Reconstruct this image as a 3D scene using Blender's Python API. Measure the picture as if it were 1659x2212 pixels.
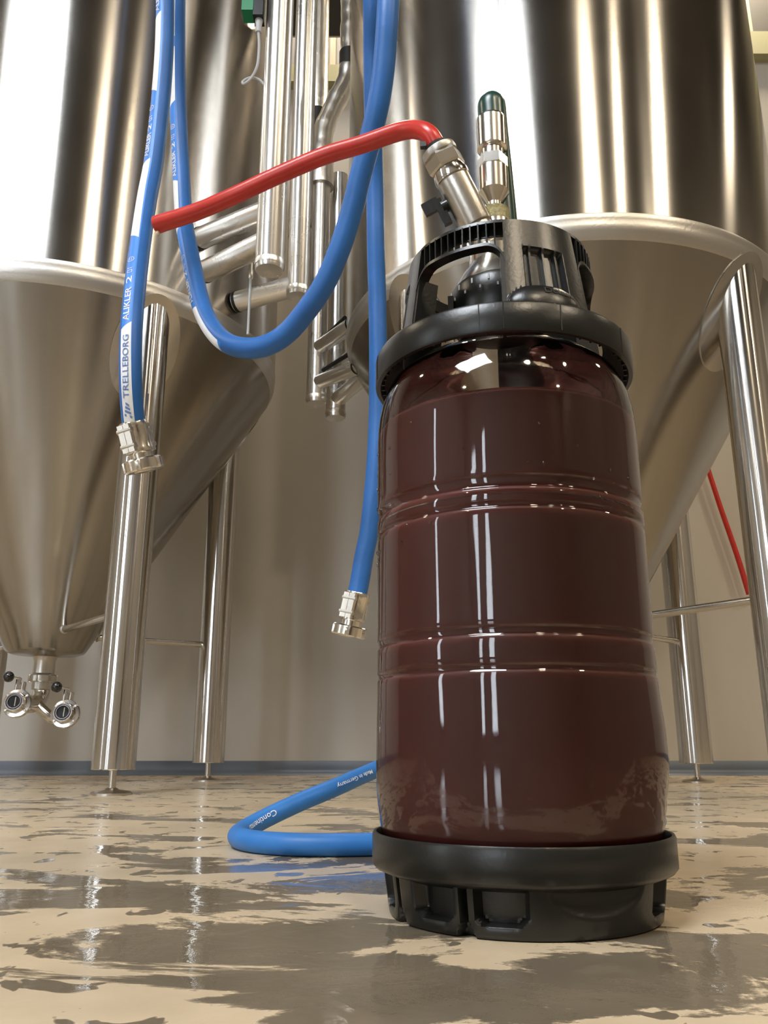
import bpy, bmesh, math, random
from mathutils import Vector, Matrix
random.seed(7)
PI = math.pi
scene = bpy.context.scene
COL = scene.collection
for o in list(bpy.data.objects):
    bpy.data.objects.remove(o)

# ------------------------------------------------------------------ camera
cam_d = bpy.data.cameras.new('camera')
cam_d.sensor_fit = 'VERTICAL'
cam_d.sensor_height = 36.0
cam_d.sensor_width = 27.0
cam_d.lens = 29.404
cam_d.clip_start = 0.02
cam = bpy.data.objects.new('camera', cam_d)
COL.objects.link(cam)
cam.location = (0.0, 0.0, 0.1246)
cam.rotation_euler = (PI / 2 + 0.271, 0, 0)
scene.camera = cam

# ------------------------------------------------------------------ world and lights
world = bpy.data.worlds.new('world')
scene.world = world
world.use_nodes = True
world.node_tree.nodes['Background'].inputs[0].default_value = (0.8, 0.82, 0.9, 1)
world.node_tree.nodes['Background'].inputs[1].default_value = 0.15

WARM = (1.0, 0.84, 0.62)
def disk_light(name, loc, size, power, col, rot=(0, 0, 0)):
    d = bpy.data.lights.new(name, 'AREA')
    d.shape = 'DISK'
    d.size = size
    d.energy = power
    d.color = col
    o = bpy.data.objects.new(name, d)
    COL.objects.link(o)
    o.location = loc
    o.rotation_euler = rot
    return o
LAMPS = [(1.30, -3.2, 0.50, 115), (2.3, -2.0, 0.22, 22), (4.0, -1.6, 0.42, 85), (-4.8, -4.6, 0.3, 45), (-4.6, 1.6, 0.3, 55), (4.9, 2.2, 0.5, 14), (-0.25, 3.28, 0.35, 60), (2.2, 3.28, 0.35, 60), (5.2, -5.2, 0.3, 50)]
for lx, ly, ls, lp in LAMPS:
    disk_light('high_bay_lamp', (lx, ly, 4.85), ls, lp, WARM)

vs = scene.view_settings
vs.view_transform = 'Standard'
vs.look = 'None'
vs.exposure = 0.08
vs.gamma = 1.0
vs.use_curve_mapping = False
WINDOW_POWER = 13.0
ROOF_LIGHT_POWER = 34.0

# ------------------------------------------------------------------ materials
def new_mat(name):
    m = bpy.data.materials.new(name)
    m.use_nodes = True
    nt = m.node_tree
    return m, nt, nt.nodes['Principled BSDF']

def simple(name, col, rough=0.5, metal=0.0, spec=0.5, noise=0.0, nscale=30.0, coat=0.0, bump=0.0, bscale=200.0):
    m, nt, b = new_mat(name)
    b.inputs['Base Color'].default_value = (*col, 1)
    b.inputs['Roughness'].default_value = rough
    b.inputs['Metallic'].default_value = metal
    b.inputs['Specular IOR Level'].default_value = spec
    b.inputs['Coat Weight'].default_value = coat
    tc = nt.nodes.new('ShaderNodeTexCoord')
    if noise > 0:
        n = nt.nodes.new('ShaderNodeTexNoise')
        n.inputs['Scale'].default_value = nscale
        n.inputs['Detail'].default_value = 4
        nt.links.new(tc.outputs['Object'], n.inputs['Vector'])
        r = nt.nodes.new('ShaderNodeValToRGB')
        r.color_ramp.elements[0].position = 0.3
        r.color_ramp.elements[1].position = 0.7
        r.color_ramp.elements[0].color = tuple(c * (1 - noise) for c in col) + (1,)
        r.color_ramp.elements[1].color = tuple(min(1, c * (1 + noise)) for c in col) + (1,)
        nt.links.new(n.outputs['Fac'], r.inputs['Fac'])
        nt.links.new(r.outputs['Color'], b.inputs['Base Color'])
    if bump > 0:
        n2 = nt.nodes.new('ShaderNodeTexNoise')
        n2.inputs['Scale'].default_value = bscale
        n2.inputs['Detail'].default_value = 3
        nt.links.new(tc.outputs['Object'], n2.inputs['Vector'])
        bp = nt.nodes.new('ShaderNodeBump')
        bp.inputs['Strength'].default_value = bump
        bp.inputs['Distance'].default_value = 0.002
        nt.links.new(n2.outputs['Fac'], bp.inputs['Height'])
        nt.links.new(bp.outputs['Normal'], b.inputs['Normal'])
    return m

def brushed(name, col, rough, aniso, smudge=0.05, sscale=3.0):
    m, nt, b = new_mat(name)
    b.inputs['Metallic'].default_value = 1.0
    b.inputs['Base Color'].default_value = (*col, 1)
    b.inputs['Anisotropic'].default_value = aniso
    b.inputs['Anisotropic Rotation'].default_value = 0.25
    t = nt.nodes.new('ShaderNodeTangent')
    t.direction_type = 'RADIAL'
    t.axis = 'Z'
    nt.links.new(t.outputs['Tangent'], b.inputs['Tangent'])
    tc = nt.nodes.new('ShaderNodeTexCoord')
    n = nt.nodes.new('ShaderNodeTexNoise')
    n.inputs['Scale'].default_value = sscale
    n.inputs['Detail'].default_value = 5
    nt.links.new(tc.outputs['Object'], n.inputs['Vector'])
    mr = nt.nodes.new('ShaderNodeMapRange')
    mr.inputs['To Min'].default_value = rough - smudge
    mr.inputs['To Max'].default_value = rough + smudge
    nt.links.new(n.outputs['Fac'], mr.inputs['Value'])
    nt.links.new(mr.outputs['Result'], b.inputs['Roughness'])
    # slight waviness of rolled sheet
    w = nt.nodes.new('ShaderNodeTexNoise')
    w.inputs['Scale'].default_value = 2.2
    w.inputs['Detail'].default_value = 1
    mp = nt.nodes.new('ShaderNodeMapping')
    mp.inputs['Scale'].default_value = (1, 1, 0.25)
    nt.links.new(tc.outputs['Object'], mp.inputs['Vector'])
    nt.links.new(mp.outputs['Vector'], w.inputs['Vector'])
    bp = nt.nodes.new('ShaderNodeBump')
    bp.inputs['Strength'].default_value = 0.25
    bp.inputs['Distance'].default_value = 0.012
    nt.links.new(w.outputs['Fac'], bp.inputs['Height'])
    nt.links.new(bp.outputs['Normal'], b.inputs['Normal'])
    return m

M = {}
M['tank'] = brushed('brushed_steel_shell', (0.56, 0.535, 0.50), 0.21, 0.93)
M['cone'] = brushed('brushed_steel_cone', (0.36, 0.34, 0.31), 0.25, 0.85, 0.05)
M['weld'] = simple('ground_weld_steel', (0.62, 0.60, 0.565), 0.38, 1.0, bump=0.2, bscale=120)
M['pad'] = brushed('steel_pad', (0.55, 0.53, 0.50), 0.22, 0.4, 0.03)
M['leg'] = brushed('polished_steel_tube', (0.66, 0.635, 0.60), 0.16, 0.8, 0.03, 8.0)
M['chrome'] = simple('polished_stainless', (0.72, 0.69, 0.65), 0.13, 1.0)
M['clad'] = brushed('aluminium_cladding', (0.92, 0.91, 0.89), 0.28, 0.6, 0.04, 6)
M['foil'] = simple('crinkled_foil', (0.92, 0.90, 0.86), 0.32, 1.0, bump=1.0, bscale=30)
M['satin'] = simple('satin_steel', (0.60, 0.57, 0.52), 0.30, 1.0, bump=0.1)
M['nickel'] = simple('nickel_plate', (0.78, 0.74, 0.67), 0.2, 1.0, noise=0.06)
M['tape'] = simple('thread_tape', (0.85, 0.78, 0.55), 0.45, 0.3, noise=0.25, nscale=250, bump=1.0, bscale=500)
M['blackp'] = simple('black_plastic', (0.0075, 0.0077, 0.007), 0.31, 0.0, 0.5, bump=0.06, bscale=300)
M['blackr'] = simple('black_rubber', (0.010, 0.010, 0.010), 0.5)
M['gloss_black'] = simple('glossy_black_ball', (0.006, 0.006, 0.007), 0.1, coat=0.5)
M['hose'] = simple('blue_rubber_hose', (0.028, 0.14, 0.44), 0.42, 0, 0.4, noise=0.10, nscale=18, bump=0.15, bscale=160)
M['hose2'] = simple('blue_water_hose', (0.028, 0.17, 0.50), 0.45, 0, 0.4, noise=0.08, nscale=22, bump=0.1, bscale=160)
M['print'] = simple('white_print', (0.80, 0.82, 0.85), 0.5, noise=0.05, nscale=60)
M['band'] = simple('printed_blue_band', (0.03, 0.22, 0.72), 0.45)
M['blueprint'] = simple('blue_print', (0.12, 0.22, 0.50), 0.5)
M['red'] = simple('red_hose_rubber', (0.56, 0.035, 0.025), 0.30, 0, 0.5, noise=0.10, nscale=60)
M['green'] = simple('dark_green_grip', (0.015, 0.055, 0.045), 0.28, 0, 0.5)
M['sensor'] = simple('green_plastic', (0.01, 0.22, 0.09), 0.4)
M['grey'] = simple('grey_cable', (0.45, 0.46, 0.48), 0.5)
M['base'] = simple('cove_vinyl', (0.11, 0.135, 0.18), 0.38)
M['beam'] = simple('olive_painted_steel', (0.38, 0.37, 0.21), 0.5)
M['clading'] = simple('grey_roof_cladding', (0.25, 0.25, 0.26), 0.55, noise=0.12, nscale=3)
M['beige'] = simple('beige_steel', (0.50, 0.45, 0.33), 0.5)
M['dark'] = simple('dark_steel', (0.03, 0.027, 0.022), 0.6)
M['ceil'] = simple('dark_ceiling', (0.05, 0.043, 0.035), 0.8)
M['roomwall'] = simple('hall_wall', (0.25, 0.225, 0.19), 0.6, noise=0.1, nscale=1.0)
M['wall'] = simple('satin_wall_panel', (0.53, 0.505, 0.465), 0.30, 0, 0.45, noise=0.05, nscale=1.6)
M['bore'] = simple('dark_bore', (0.004, 0.004, 0.005), 0.3)
M['gasket'] = simple('navy_gasket', (0.02, 0.022, 0.05), 0.4)
M['drop'] = simple('clear_milky_drop', (0.75, 0.66, 0.50), 0.1)

def emission(name, col, s):
    m, nt, b = new_mat(name)
    b.inputs['Base Color'].default_value = (0, 0, 0, 1)
    b.inputs['Emission Color'].default_value = (*col, 1)
    b.inputs['Emission Strength'].default_value = s
    return m
M['sky'] = emission('roof_light_pane', (0.90, 0.95, 1.0), ROOF_LIGHT_POWER)
M['day'] = emission('daylight_pane', (0.86, 0.93, 1.0), WINDOW_POWER)

def floor_mat():
    m, nt, b = new_mat('wet_concrete')
    L = nt.links.new
    tc = nt.nodes.new('ShaderNodeTexCoord')
    def noise(scale, detail, rough=0.5, sc=(1, 1, 1), dist=0.0, off=(0, 0, 0)):
        mp = nt.nodes.new('ShaderNodeMapping')
        mp.inputs['Scale'].default_value = sc
        mp.inputs['Location'].default_value = off
        L(tc.outputs['Object'], mp.inputs['Vector'])
        n = nt.nodes.new('ShaderNodeTexNoise')
        n.inputs['Scale'].default_value = scale
        n.inputs['Detail'].default_value = detail
        n.inputs['Roughness'].default_value = rough
        n.inputs['Distortion'].default_value = dist
        L(mp.outputs['Vector'], n.inputs['Vector'])
        return n
    def ramp(src, p0, p1, c0=(0, 0, 0, 1), c1=(1, 1, 1, 1)):
        r = nt.nodes.new('ShaderNodeValToRGB')
        r.color_ramp.elements[0].position = p0
        r.color_ramp.elements[1].position = p1
        r.color_ramp.elements[0].color = c0
        r.color_ramp.elements[1].color = c1
        L(src, r.inputs['Fac'])
        return r
    def math_(op, a, bb):
        n = nt.nodes.new('ShaderNodeMath')
        n.operation = op
        n.use_clamp = True
        for i, v in enumerate((a, bb)):
            if isinstance(v, (int, float)):
                n.inputs[i].default_value = v
            else:
                L(v, n.inputs[i])
        return n.outputs[0]
    big = noise(6.0, 8, 0.64, (0.7, 1.2, 1), 0.5, (3.1, 1.7, 0))
    sep = nt.nodes.new('ShaderNodeSeparateXYZ')
    L(tc.outputs['Object'], sep.inputs[0])
    yy = nt.nodes.new('ShaderNodeMapRange')
    yy.inputs['From Min'].default_value = 0.0
    yy.inputs['From Max'].default_value = 1.8
    L(sep.outputs['Y'], yy.inputs['Value'])
    place = nt.nodes.new('ShaderNodeValToRGB')
    cr_ = place.color_ramp
    cr_.elements[0].color = (0.64, 0.64, 0.64, 1)  # wetness added on unseen floor behind the camera to darken its reflections
    cr_.elements[1].color = (0.42, 0.42, 0.42, 1)
    for pos, v in ((0.11, 0.64), (0.165, 0.46), (0.225, 0.455), (0.29, 0.545), (0.41, 0.56), (0.50, 0.515), (0.58, 0.445), (0.75, 0.455)):
        e = cr_.elements.new(pos)
        e.color = (v, v, v, 1)
    L(yy.outputs['Result'], place.inputs['Fac'])
    ad = nt.nodes.new('ShaderNodeMath')
    ad.operation = 'ADD'
    L(big.outputs['Fac'], ad.inputs[0])
    L(place.outputs['Color'], ad.inputs[1])
    hf = nt.nodes.new('ShaderNodeMath')
    hf.operation = 'MULTIPLY'
    hf.inputs[1].default_value = 0.5
    L(ad.outputs[0], hf.inputs[0])
    puddle = ramp(hf.outputs[0], 0.496, 0.506)
    small = noise(24, 3, 0.5, (1, 0.8, 1), 0.6, (0.4, 5.0, 0))
    spots = ramp(small.outputs['Fac'], 0.625, 0.64)
    wet = math_('MAXIMUM', puddle.outputs['Color'], spots.outputs['Color'])
    tone = noise(9, 6, 0.6)
    dry = ramp(tone.outputs['Fac'], 0.25, 0.75, (0.46, 0.37, 0.25, 1), (0.64, 0.525, 0.37, 1))
    wetc = ramp(tone.outputs['Fac'], 0.25, 0.75, (0.12, 0.10, 0.072, 1), (0.20, 0.165, 0.12, 1))
    mix = nt.nodes.new('ShaderNodeMix')
    mix.data_type = 'RGBA'
    L(wet, mix.inputs['Factor'])
    L(dry.outputs['Color'], mix.inputs['A'])
    L(wetc.outputs['Color'], mix.inputs['B'])
    L(mix.outputs['Result'], b.inputs['Base Color'])
    mr = nt.nodes.new('ShaderNodeMapRange')
    mr.inputs['To Min'].default_value = 0.30
    mr.inputs['To Max'].default_value = 0.035
    L(wet, mr.inputs['Value'])
    L(mr.outputs['Result'], b.inputs['Roughness'])
    rip = noise(14, 3, 0.5, (1, 1, 1), 0.8)
    fine = noise(160, 3, 0.6)
    s = nt.nodes.new('ShaderNodeMath')
    s.operation = 'MULTIPLY_ADD'
    s.inputs[1].default_value = 0.06
    L(fine.outputs['Fac'], s.inputs[0])
    L(rip.outputs['Fac'], s.inputs[2])
    bp = nt.nodes.new('ShaderNodeBump')
    bp.inputs['Strength'].default_value = 0.35
    bp.inputs['Distance'].default_value = 0.004
    L(s.outputs[0], bp.inputs['Height'])
    L(bp.outputs['Normal'], b.inputs['Normal'])
    b.inputs['Specular IOR Level'].default_value = 0.5
    return m
M['floor'] = floor_mat()

def pet_mat():
    m = bpy.data.materials.new('clear_pet_wall')
    m.use_nodes = True
    nt = m.node_tree
    nt.nodes.clear()
    out = nt.nodes.new('ShaderNodeOutputMaterial')
    tr = nt.nodes.new('ShaderNodeBsdfTransparent')
    tr.inputs['Color'].default_value = (0.90, 0.87, 0.84, 1)
    gl = nt.nodes.new('ShaderNodeBsdfGlossy')
    gl.inputs['Roughness'].default_value = 0.045
    gl.inputs['Color'].default_value = (1, 1, 1, 1)
    fr = nt.nodes.new('ShaderNodeFresnel')
    fr.inputs['IOR'].default_value = 1.5
    mx = nt.nodes.new('ShaderNodeMixShader')
    nt.links.new(fr.outputs[0], mx.inputs[0])
    nt.links.new(tr.outputs[0], mx.inputs[1])
    nt.links.new(gl.outputs[0], mx.inputs[2])
    nt.links.new(mx.outputs[0], out.inputs['Surface'])
    tc = nt.nodes.new('ShaderNodeTexCoord')
    mp = nt.nodes.new('ShaderNodeMapping')
    mp.inputs['Scale'].default_value = (1, 1, 0.12)
    n = nt.nodes.new('ShaderNodeTexNoise')
    n.inputs['Scale'].default_value = 26
    n.inputs['Detail'].default_value = 2
    bp = nt.nodes.new('ShaderNodeBump')
    bp.inputs['Strength'].default_value = 0.22
    bp.inputs['Distance'].default_value = 0.004
    nt.links.new(tc.outputs['Object'], mp.inputs['Vector'])
    nt.links.new(mp.outputs['Vector'], n.inputs['Vector'])
    nt.links.new(n.outputs['Fac'], bp.inputs['Height'])
    nt.links.new(bp.outputs['Normal'], gl.inputs['Normal'])
    nt.links.new(bp.outputs['Normal'], fr.inputs['Normal'])
    return m
M['pet'] = pet_mat()
M['liquid'] = simple('cloudy_red_beer', (0.185, 0.054, 0.048), 0.45, 0, 0.3, noise=0.12, nscale=7)
M['liquid'].node_tree.nodes['Principled BSDF'].inputs['Subsurface Weight'].default_value = 0.85
M['liquid'].node_tree.nodes['Principled BSDF'].inputs['Subsurface Radius'].default_value = (1.0, 0.35, 0.3)
M['liquid'].node_tree.nodes['Principled BSDF'].inputs['Subsurface Scale'].default_value = 0.05
M['foam'] = simple('thin_pink_foam', (0.30, 0.10, 0.085), 0.5, noise=0.3, nscale=90)

# ------------------------------------------------------------------ helpers
def wloc(o):
    v = Vector((0, 0, 0))
    while o is not None:
        v += o.location
        o = o.parent
    return v

def finish(name, verts, faces, mat, parent=None, smooth=True, kind=None, auto=40):
    me = bpy.data.meshes.new(name)
    off = wloc(parent) if parent else Vector((0, 0, 0))
    me.from_pydata([tuple(Vector(v) - off) for v in verts], [], faces)
    me.validate()
    me.update()
    bm = bmesh.new()
    bm.from_mesh(me)
    bmesh.ops.recalc_face_normals(bm, faces=bm.faces)
    if smooth:
        a = math.radians(auto)
        for f in bm.faces:
            f.smooth = True
        for e in bm.edges:
            if len(e.link_faces) == 2 and e.calc_face_angle(0) > a:
                e.smooth = False
    bm.to_mesh(me)
    bm.free()
    me.materials.append(M[mat] if isinstance(mat, str) else mat)
    o = bpy.data.objects.new(name, me)
    COL.objects.link(o)
    o.parent = parent
    if kind:
        o['kind'] = kind
    return o

def thing(name, label, cat, loc=(0, 0, 0), group=None):
    o = bpy.data.objects.new(name, None)
    o.empty_display_size = 0.05
    COL.objects.link(o)
    o.location = loc
    tag(o, label, cat, group)
    return o

def tag(o, label, cat, group=None):
    o['label'] = label
    o['category'] = cat
    if group:
        o['group'] = group
    return o

class G:
    """collects vertices and faces in world coordinates"""
    def __init__(s):
        s.v = []
        s.f = []
    def add(s, vs_, fs_):
        n = len(s.v)
        s.v += [tuple(x) for x in vs_]
        s.f += [tuple(i + n for i in f) for f in fs_]
        return s
    def box(s, c, size, axes=None):
        c = Vector(c)
        ax = axes or (Vector((1, 0, 0)), Vector((0, 1, 0)), Vector((0, 0, 1)))
        vv = []
        for i in (-1, 1):
            for j in (-1, 1):
                for k in (-1, 1):
                    vv.append(c + ax[0] * (i * size[0] / 2) + ax[1] * (j * size[1] / 2) + ax[2] * (k * size[2] / 2))
        return s.add(vv, [(0, 1, 3, 2), (4, 6, 7, 5), (0, 4, 5, 1), (2, 3, 7, 6), (0, 2, 6, 4), (1, 5, 7, 3)])
    def lathe(s, prof, origin=(0, 0, 0), axis=(0, 0, 1), segs=48, closed=False, phase=0.0):
        """prof: (radius, height along axis)"""
        ax = Vector(axis).normalized()
        ref = Vector((0, -1, 0)) if abs(ax.y) < 0.9 else Vector((1, 0, 0))
        u = (ref - ax * ref.dot(ax)).normalized()
        w = ax.cross(u)
        o = Vector(origin)
        vv = []
        ff = []
        n = len(prof)
        for i in range(segs):
            a = 2 * PI * i / segs + phase
            d = u * math.cos(a) + w * math.sin(a)
            for r, h in prof:
                vv.append(o + d * r + ax * h)
        for i in range(segs):
            j = (i + 1) % segs
            for k in range(n - 1 + (1 if closed else 0)):
                k2 = (k + 1) % n
                ff.append((i * n + k, j * n + k, j * n + k2, i * n + k2))
        if not closed:
            if prof[0][0] > 1e-5:
                ff.append(tuple(i * n for i in range(segs)))
            if prof[-1][0] > 1e-5:
                ff.append(tuple(i * n + n - 1 for i in range(segs)))
        return s.add(vv, ff)
    def rod(s, a, b, r, segs=24, bev=0.0):
        a, b = Vector(a), Vector(b)
        L = (b - a).length
        if bev:
            prof = [(r - bev, 0), (r, bev), (r, L - bev), (r - bev, L)]
        else:
            prof = [(r, 0), (r, L)]
        return s.lathe(prof, a, b - a, segs)
    def sphere(s, c, r, segs=20, rings=12, sc=(1, 1, 1)):
        n0 = len(s.v)
        prof = [(r * math.sin(PI * k / rings), -r * math.cos(PI * k / rings)) for k in range(rings + 1)]
        prof[0] = (r * 0.02, prof[0][1])
        prof[-1] = (r * 0.02, prof[-1][1])
        s.lathe(prof, (0, 0, 0), (0, 0, 1), segs)
        for i in range(n0, len(s.v)):
            x, y, z = s.v[i]
            s.v[i] = (c[0] + x * sc[0], c[1] + y * sc[1], c[2] + z * sc[2])
        return s
    def build(s, name, mat, parent=None, smooth=True, kind=None, auto=40):
        return finish(name, s.v, s.f, mat, parent, smooth, kind, auto)

def catmull(pts, n=12):
    P = [Vector(p) for p in pts]
    P = [P[0] * 2 - P[1]] + P + [P[-1] * 2 - P[-2]]
    out = []
    for i in range(1, len(P) - 2):
        p0, p1, p2, p3 = P[i - 1], P[i], P[i + 1], P[i + 2]
        for k in range(n):
            t = k / n
            out.append(0.5 * ((2 * p1) + (p2 - p0) * t + (2 * p0 - 5 * p1 + 4 * p2 - p3) * t * t + (3 * p1 - p0 - 3 * p2 + p3) * t ** 3))
    out.append(P[-2])
    return out

class Path:
    """smooth centre line with an even frame, N kept towards ref"""
    def __init__(s, pts, step=0.01, ref=(0, -1, 0)):
        dense = catmull(pts, 24)
        cum = [0.0]
        for a, b in zip(dense, dense[1:]):
            cum.append(cum[-1] + (b - a).length)
        s.L = cum[-1]
        n = max(4, int(s.L / step))
        s.p = []
        j = 0
        for i in range(n + 1):
            d = s.L * i / n
            while j < len(cum) - 2 and cum[j + 1] < d:
                j += 1
            t = (d - cum[j]) / max(1e-9, cum[j + 1] - cum[j])
            s.p.append(dense[j].lerp(dense[j + 1], min(1, t)))
        s.n = n
        s.T, s.N, s.B = [], [], []
        R = Vector(ref)
        for i in range(n + 1):
            t = (s.p[min(n, i + 1)] - s.p[max(0, i - 1)]).normalized()
            nn = (R - t * R.dot(t)).normalized()
            s.T.append(t)
            s.N.append(nn)
            s.B.append(t.cross(nn))
    def at(s, d):
        x = max(0, min(s.n - 1e-6, d / s.L * s.n))
        i = int(x)
        t = x - i
        lp = lambda a: a[i].lerp(a[i + 1], t)
        return lp(s.p), lp(s.N).normalized(), lp(s.B).normalized()
    def surf(s, d, phi, r):
        p, n, b = s.at(d)
        return p + n * (r * math.cos(phi)) + b * (r * math.sin(phi))
    def s_at_z(s, z, lo=0.0, hi=1.0):
        best = None
        for i in range(int(lo * s.n), int(hi * s.n)):
            za, zb = s.p[i].z, s.p[i + 1].z
            if (za - z) * (zb - z) <= 0 and za != zb:
                return (i + (z - za) / (zb - za)) / s.n * s.L
        k = min(range(int(lo * s.n), int(hi * s.n) + 1), key=lambda i: abs(s.p[i].z - z))
        return k / s.n * s.L

def tube(path, r, segs=24, hollow=0.0, g=None):
    g = g or G()
    vv, ff = [], []
    m = path.n + 1
    for i in range(m):
        for k in range(segs):
            a = 2 * PI * k / segs
            rr = r(i / path.n) if callable(r) else r
            vv.append(path.p[i] + path.N[i] * (rr * math.cos(a)) + path.B[i] * (rr * math.sin(a)))
    for i in range(m - 1):
        for k in range(segs):
            k2 = (k + 1) % segs
            ff.append((i * segs + k, i * segs + k2, (i + 1) * segs + k2, (i + 1) * segs + k))
    if hollow:
        for end, i in ((0, 0), (1, m - 1)):
            n0 = len(vv)
            d = path.T[i] * (0.03 if end == 0 else -0.03)
            for k in range(segs):
                a = 2 * PI * k / segs
                vv.append(path.p[i] + path.N[i] * (hollow * math.cos(a)) + path.B[i] * (hollow * math.sin(a)))
            for k in range(segs):
                vv.append(Vector(vv[n0 + k]) + d)
            for k in range(segs):
                k2 = (k + 1) % segs
                ff.append((i * segs + k, i * segs + k2, n0 + k2, n0 + k))
                ff.append((n0 + k, n0 + k2, n0 + segs + k2, n0 + segs + k))
            ff.append(tuple(n0 + segs + k for k in range(segs)))
    else:
        ff.append(tuple(range(segs)))
        ff.append(tuple((m - 1) * segs + k for k in range(segs)))
    return g.add(vv, ff)

def text_mesh(body, size=1.0, bold=0.0):
    c = bpy.data.curves.new('txt', 'FONT')
    c.body = body
    c.size = size
    c.offset = bold
    c.resolution_u = 3
    o = bpy.data.objects.new('txt', c)
    COL.objects.link(o)
    dg = bpy.context.evaluated_depsgraph_get()
    me = bpy.data.meshes.new_from_object(o.evaluated_get(dg))
    vv = [tuple(v.co) for v in me.vertices]
    ff = [tuple(p.vertices) for p in me.polygons]
    bpy.data.objects.remove(o)
    bpy.data.curves.remove(c)
    bpy.data.meshes.remove(me)
    if not vv:
        return [], [], 1, 1
    x0 = min(v[0] for v in vv)
    y0 = min(v[1] for v in vv)
    vv = [(v[0] - x0, v[1] - y0) for v in vv]
    return vv, ff, max(v[0] for v in vv), max(v[1] for v in vv)

# ------------------------------------------------------------------ the setting
WY = 3.65
X0, X1, Y0, ZC = -6.2, 6.2, -6.6, 5.2
def structure(g, name, mat, parent=None, smooth=False):
    o = g.build(name, mat, parent, smooth)
    o['kind'] = 'structure'
    return o
structure(G().box(((X0 + X1) / 2, (Y0 + WY) / 2, -0.05), (X1 - X0, WY - Y0, 0.1)), 'floor', 'floor')
wall_back = structure(G().box((0, WY + 0.06, ZC / 2), (X1 - X0, 0.12, ZC)), 'wall_back', 'wall')
structure(G().box((0, Y0 - 0.06, ZC / 2), (X1 - X0, 0.12, ZC)), 'wall_front', 'roomwall')
structure(G().box((X0 - 0.06, (Y0 + WY) / 2, ZC / 2), (0.12, WY - Y0, ZC)), 'wall_left', 'roomwall')
structure(G().box((X1 + 0.06, (Y0 + WY) / 2, ZC / 2), (0.12, WY - Y0, ZC)), 'wall_right', 'roomwall')
structure(G().box((0, (Y0 + WY) / 2, ZC + 0.05), (X1 - X0, WY - Y0, 0.1)), 'ceiling', 'ceil')
# cove baseboard: upright strip with a rounded toe
g = G()
prof = [(WY, 0.0), (WY - 0.022, 0.0), (WY - 0.016, 0.006), (WY - 0.009, 0.014), (WY - 0.006, 0.026), (WY - 0.006, 0.054), (WY - 0.003, 0.058), (WY, 0.058)]
vv = [(x, y, z) for x in (X0, X1) for y, z in prof]
n = len(prof)
g.add(vv, [(k, (k + 1) % n, n + (k + 1) % n, n + k) for k in range(n)] + [tuple(range(n)), tuple(range(n, 2 * n))])
structure(g, 'baseboard_back', 'base', smooth=True)
# olive painted wall beam and the grey cladding above it
structure(G().box((-1.2, WY - 0.03, 3.50), (3.6, 0.06, 0.105)), 'trim_1', 'beam')
structure(G().box((3.3, WY - 0.03, 3.695), (4.0, 0.06, 0.145)), 'trim_2', 'beam')
tr3 = structure(G().box((-1.2, WY - 0.012, 4.36), (3.6, 0.024, 1.60)), 'trim_3', 'clading')
for i in range(12):
    x = -2.7 + i * 0.27
    G().box((x, WY - 0.035, 4.36), (0.03, 0.02, 1.60)).build('cladding_rib', 'beige' if i % 2 else 'dark', tr3, False)
tr4 = structure(G().box((3.3, WY - 0.012, 4.47), (4.0, 0.024, 1.40)), 'trim_4', 'dark')
for i in range(8):
    G().box((1.5 + i * 0.45, WY - 0.04, 4.47), (0.02, 0.03, 1.40)).build('cladding_rib', 'beige', tr4, False)

# tall glazed openings in the wall behind the camera and in the left wall
def window(name, cx, z0, z1, w, wall, panes):
    """wall 'front' -> on y = Y0 ; 'left' -> on x = X0"""
    def P(a, d, z):
        return (a, Y0 + d, z) if wall == 'front' else (X0 + d, a, z)
    def bx(g, a0, a1, d0, d1, zz0, zz1):
        p0, p1 = Vector(P(a0, d0, zz0)), Vector(P(a1, d1, zz1))
        g.box((p0 + p1) / 2, [abs(c) for c in (p1 - p0)])
    g = G()
    t = 0.08
    bx(g, cx - w / 2 - t, cx - w / 2, 0, 0.1, z0 - t, z1 + t)
    bx(g, cx + w / 2, cx + w / 2 + t, 0, 0.1, z0 - t, z1 + t)
    bx(g, cx - w / 2, cx + w / 2, 0, 0.1, z1, z1 + t)
    bx(g, cx - w / 2, cx + w / 2, 0, 0.1, z0 - t, z0)
    fr = structure(g, name, 'dark')
    pw = w / panes
    for i in range(panes):
        g = G()
        bx(g, cx - w / 2 + i * pw + 0.03, cx - w / 2 + (i + 1) * pw - 0.03, 0.01, 0.03, z0, z1)
        g.build('pane', 'day', fr, False)
window('window_1', -4.85, 0.4, 3.4, 0.5, 'front', 1)
window('window_2', -3.35, 0.4, 3.4, 0.5, 'front', 1)
window('window_3', -1.66, 0.4, 3.4, 0.35, 'left', 1)
# roof light
g = G()
RX0, RX1, RY0, RY1 = -3.5, -1.1, -3.2, -1.4
for a, b, c, d in ((RX0 - 0.1, RX1 + 0.1, RY0 - 0.1, RY0), (RX0 - 0.1, RX1 + 0.1, RY1, RY1 + 0.1), (RX0 - 0.1, RX0, RY0, RY1), (RX1, RX1 + 0.1, RY0, RY1)):
    g.box(((a + b) / 2, (c + d) / 2, ZC - 0.06), (b - a, d - c, 0.12))
w4 = structure(g, 'window_4', 'ceil')
for i in range(4):
    x0 = RX0 + (RX1 - RX0) * i / 4
    G().box((x0 + 0.3, (RY0 + RY1) / 2, ZC - 0.02), (0.57, RY1 - RY0, 0.03)).build('pane', 'sky', w4, False)

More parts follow.
